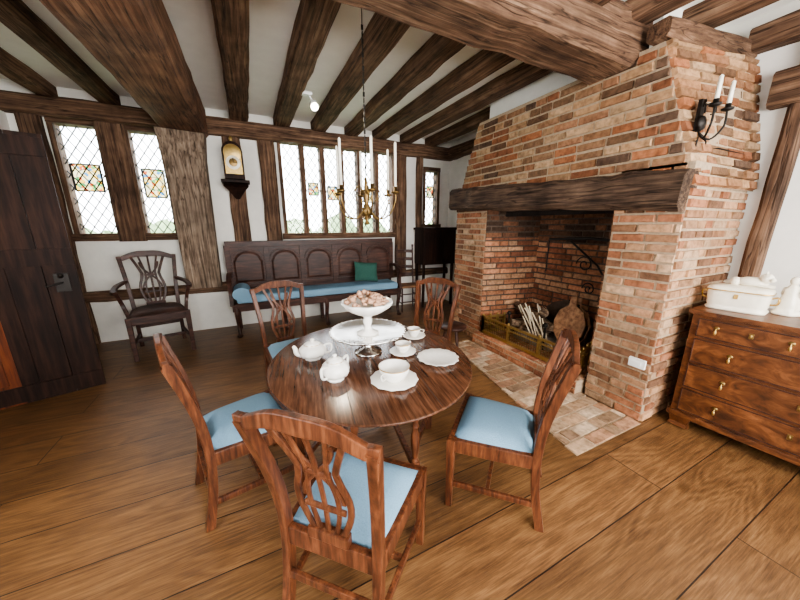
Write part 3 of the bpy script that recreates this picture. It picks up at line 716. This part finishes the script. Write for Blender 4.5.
# spot lamp
b=B(); e,nt,bb=newmat('lamp_bulb'); bb.inputs['Emission Color'].default_value=(1,.85,.6,1); bb.inputs['Emission Strength'].default_value=30
p=Vector((.76,3.7,2.86)); b.box(p+Vector((-.06,0,0)),(.1,.06,.03),whitepl)
b.sweep([p+Vector((-.03,0,-.02)),p+Vector((.0,-.02,-.09))],(.02,.02),whitepl,n=8)
M=Matrix.Rotation(2.2,3,'X'); b.lathe([(.02,-.06),(.04,-.04),(.045,.05),(.04,.05),(.038,.04)],p+Vector((0,-.03,-.11)),whitepl,18,M=M)
b.lathe([(.0,.041),(.037,.041)][::-1],p+Vector((0,-.03,-.11)),e,18,M=M,caps=False); b.obj('ceiling_spotlight')
# ---------------------------------------------------------------- chest of drawers
b=B(); Dp,Ln,Hc=.5,1.12,.92
b.mm((0,-Ln,.11),(Dp,0,Hc-.03),walnut); b.mm((-.025,-Ln-.02,Hc-.03),(Dp,.02,Hc),walnut); b.mm((-.02,-Ln-.015,.09),(Dp,.015,.13),walnut)
for y in(-.06,-Ln+.06):
    for x in(.03,Dp-.06): b.sweep([(x,y,.1),(x,y,.03),(x-.01,y,0)],[(.13,.07),(.1,.06),(.12,.08)],walnut,up=(1,0,0),rnd_=False)
rows=[(.735,.865,2),(.54,.715,1),(.34,.52,1),(.145,.32,1)]
for z0,z1,n in rows:
    for i in range(n):
        w=(Ln-.06)/n; ya=-.03-i*w-.008; yb=-.03-(i+1)*w+.008
        b.mm((-.012,ya,z0),(0.01,yb,z1),walnut)
        b.mm((-.016,ya,z1-.006),(-.010,yb,z1),settle_m); b.mm((-.016,ya,z0),(-.010,yb,z0+.006),settle_m)
        b.mm((-.016,ya,z0),(-.010,ya-.006,z1),settle_m); b.mm((-.016,yb,z0),(-.010,yb+.006,z1),settle_m)
        cm_=(ya+yb)/2; zc=(z0+z1)/2
        hs=[cm_-.16,cm_+.16] if n==2 else [cm_-.33,cm_+.33]
        for hy in hs:
            b.ball((-.016,hy,zc+.018),(.008,.016,.014),oldbrass,10)
            b.sweep([(-.024,hy,zc+.014),(-.03,hy,zc+.002)],(.006,.006),brass,n=6); b.ball((-.03,hy,zc-.012),(.009,.009,.018),brass,8)
        b.box((-.016,cm_,zc+.012),(.006,.022,.035),oldbrass); b.ball((-.018,cm_,zc+.012),(.005,.006,.01),brass,8)
b.obj('chest_of_drawers',(2.79,.93,0),math.radians(5),1,.004)
# casket
b=B()
def tlathe(pr,mt):
    vs=[];seg=40
    for r,z in pr:
        for k in range(seg):
            a=2*PI*k/seg; ca,sa=math.cos(a),math.sin(a)
            q=(abs(ca)**5+abs(sa)**5)**-.2
            vs.append((r*ca*q*.72,r*sa*q*1.1,z))
    fs=[(i*seg+k,i*seg+(k+1)%seg,(i+1)*seg+(k+1)%seg,(i+1)*seg+k) for i in range(len(pr)-1) for k in range(seg)]
    b.add(vs,fs,mt,True)
tlathe([(0,0),(.125,0),(.13,.012),(.12,.02),(.126,.04),(.13,.11),(.13,.125),(.136,.13)],ivory)
tlathe([(.137,.128),(.139,.132),(.137,.136)],gold)
tlathe([(.136,.135),(.13,.15),(.11,.16),(.05,.168),(0,.17)],ivory)
b.box((-.094,0,.1),(.006,.02,.03),gold)
b.ball((0,-.04,.195),(.035,.075,.032),ivory,14,.02); b.ball((-.01,-.1,.225),(.03,.032,.034),ivory,12,.06); b.ball((-.028,-.125,.22),(.016,.016,.014),ivory,8)
b.ball((0,.03,.19),(.034,.03,.03),ivory,10)
for s in(-1,1): b.sweep([(s*.022,-.06,.18),(s*.024,-.14,.172)],(.018,.016),ivory,n=8); b.ball((s*.016,-.095,.258),(.008,.006,.01),ivory,6)
b.sweep(smoothpts([(0,.055,.185),(.03,.085,.175),(.04,.05,.175)],4),(.012,.012),ivory,n=6)
for s in(-1,1): b.sweep(smoothpts([(0,s*.14,.1),(0,s*.17,.11),(0,s*.17,.07),(0,s*.14,.06)],4),(.012,.012),gold,n=6)
b.obj('ivory_casket',(3.03,.80,.921),.15,1.05)
b=B() # seated figurine
b.lathe([(.055,0),(.06,.01),(.05,.025),(.045,.03),(.05,.05),(.038,.1),(.03,.13),(.034,.15),(.018,.175),(.012,.185)],(0,0,0),ivory,24,(5,.05))
b.ball((0,0,.205),(.02,.02,.026),ivory,12)
for s in(-1,1): b.sweep(smoothpts([(s*.03,0,.16),(s*.045,-.01,.12),(s*.02,-.04,.1)],4),(.014,.014),ivory,n=8)
b.obj('porcelain_figurine',(3.15,.6,.921),1.2,1.1)
# ---------------------------------------------------------------- outside
b=B(); b.add([(-30,YB+.3,-.3),(40,YB+.3,-.3),(40,60,-.3),(-30,60,-.3)],[(0,1,2,3)],grass); b.obj('garden_lawn')
b=B()
for i in range(26):
    x=-9+i*.9; b.ball((x,14+rnd(-1,1),.2+rnd(0,.4)),(rnd(.8,1.2),.8,rnd(.9,1.5)),hedge,14,.12)
b.obj('garden_hedge')
# ---------------------------------------------------------------- light
w=bpy.data.worlds.new('World'); sc.world=w; w.use_nodes=True
bg=w.node_tree.nodes['Background']; bg.inputs[0].default_value=(.94,.97,1,1); bg.inputs[1].default_value=10.5
def area(name,loc,rot,sx,sy,p,col):
    l=bpy.data.lights.new(name,'AREA'); l.shape='RECTANGLE'; l.size=sx; l.size_y=sy; l.energy=p; l.color=col
    o=bpy.data.objects.new(name,l); o.location=loc; o.rotation_euler=rot; sc.collection.objects.link(o); return o
area('front_fill_light',(1.6,YN-.3,1.7),(math.radians(98),0,0),2.8,1.5,185,(1,.96,.9))  # added fill for camera-facing surfaces and ceiling, set outside the unseen front opening
l=bpy.data.lights.new('spot_lamp','SPOT'); l.energy=45; l.spot_size=1.6; l.color=(1,.85,.65); l.shadow_soft_size=.04
o=bpy.data.objects.new('spot_lamp',l); o.location=(.76,3.58,2.66); o.rotation_euler=(math.radians(-40),0,0); sc.collection.objects.link(o)
# ---------------------------------------------------------------- camera
cam=bpy.data.cameras.new('cam'); cam.lens=13.5; cam.sensor_width=36; cam.clip_start=.05
co=bpy.data.objects.new('camera',cam); co.location=(0,0,1.5); co.rotation_euler=(math.radians(90-14),0,math.radians(-26)); sc.collection.objects.link(co); sc.camera=co
sc.view_settings.view_transform='AgX'; sc.view_settings.look='AgX - Medium High Contrast'; sc.view_settings.exposure=.28
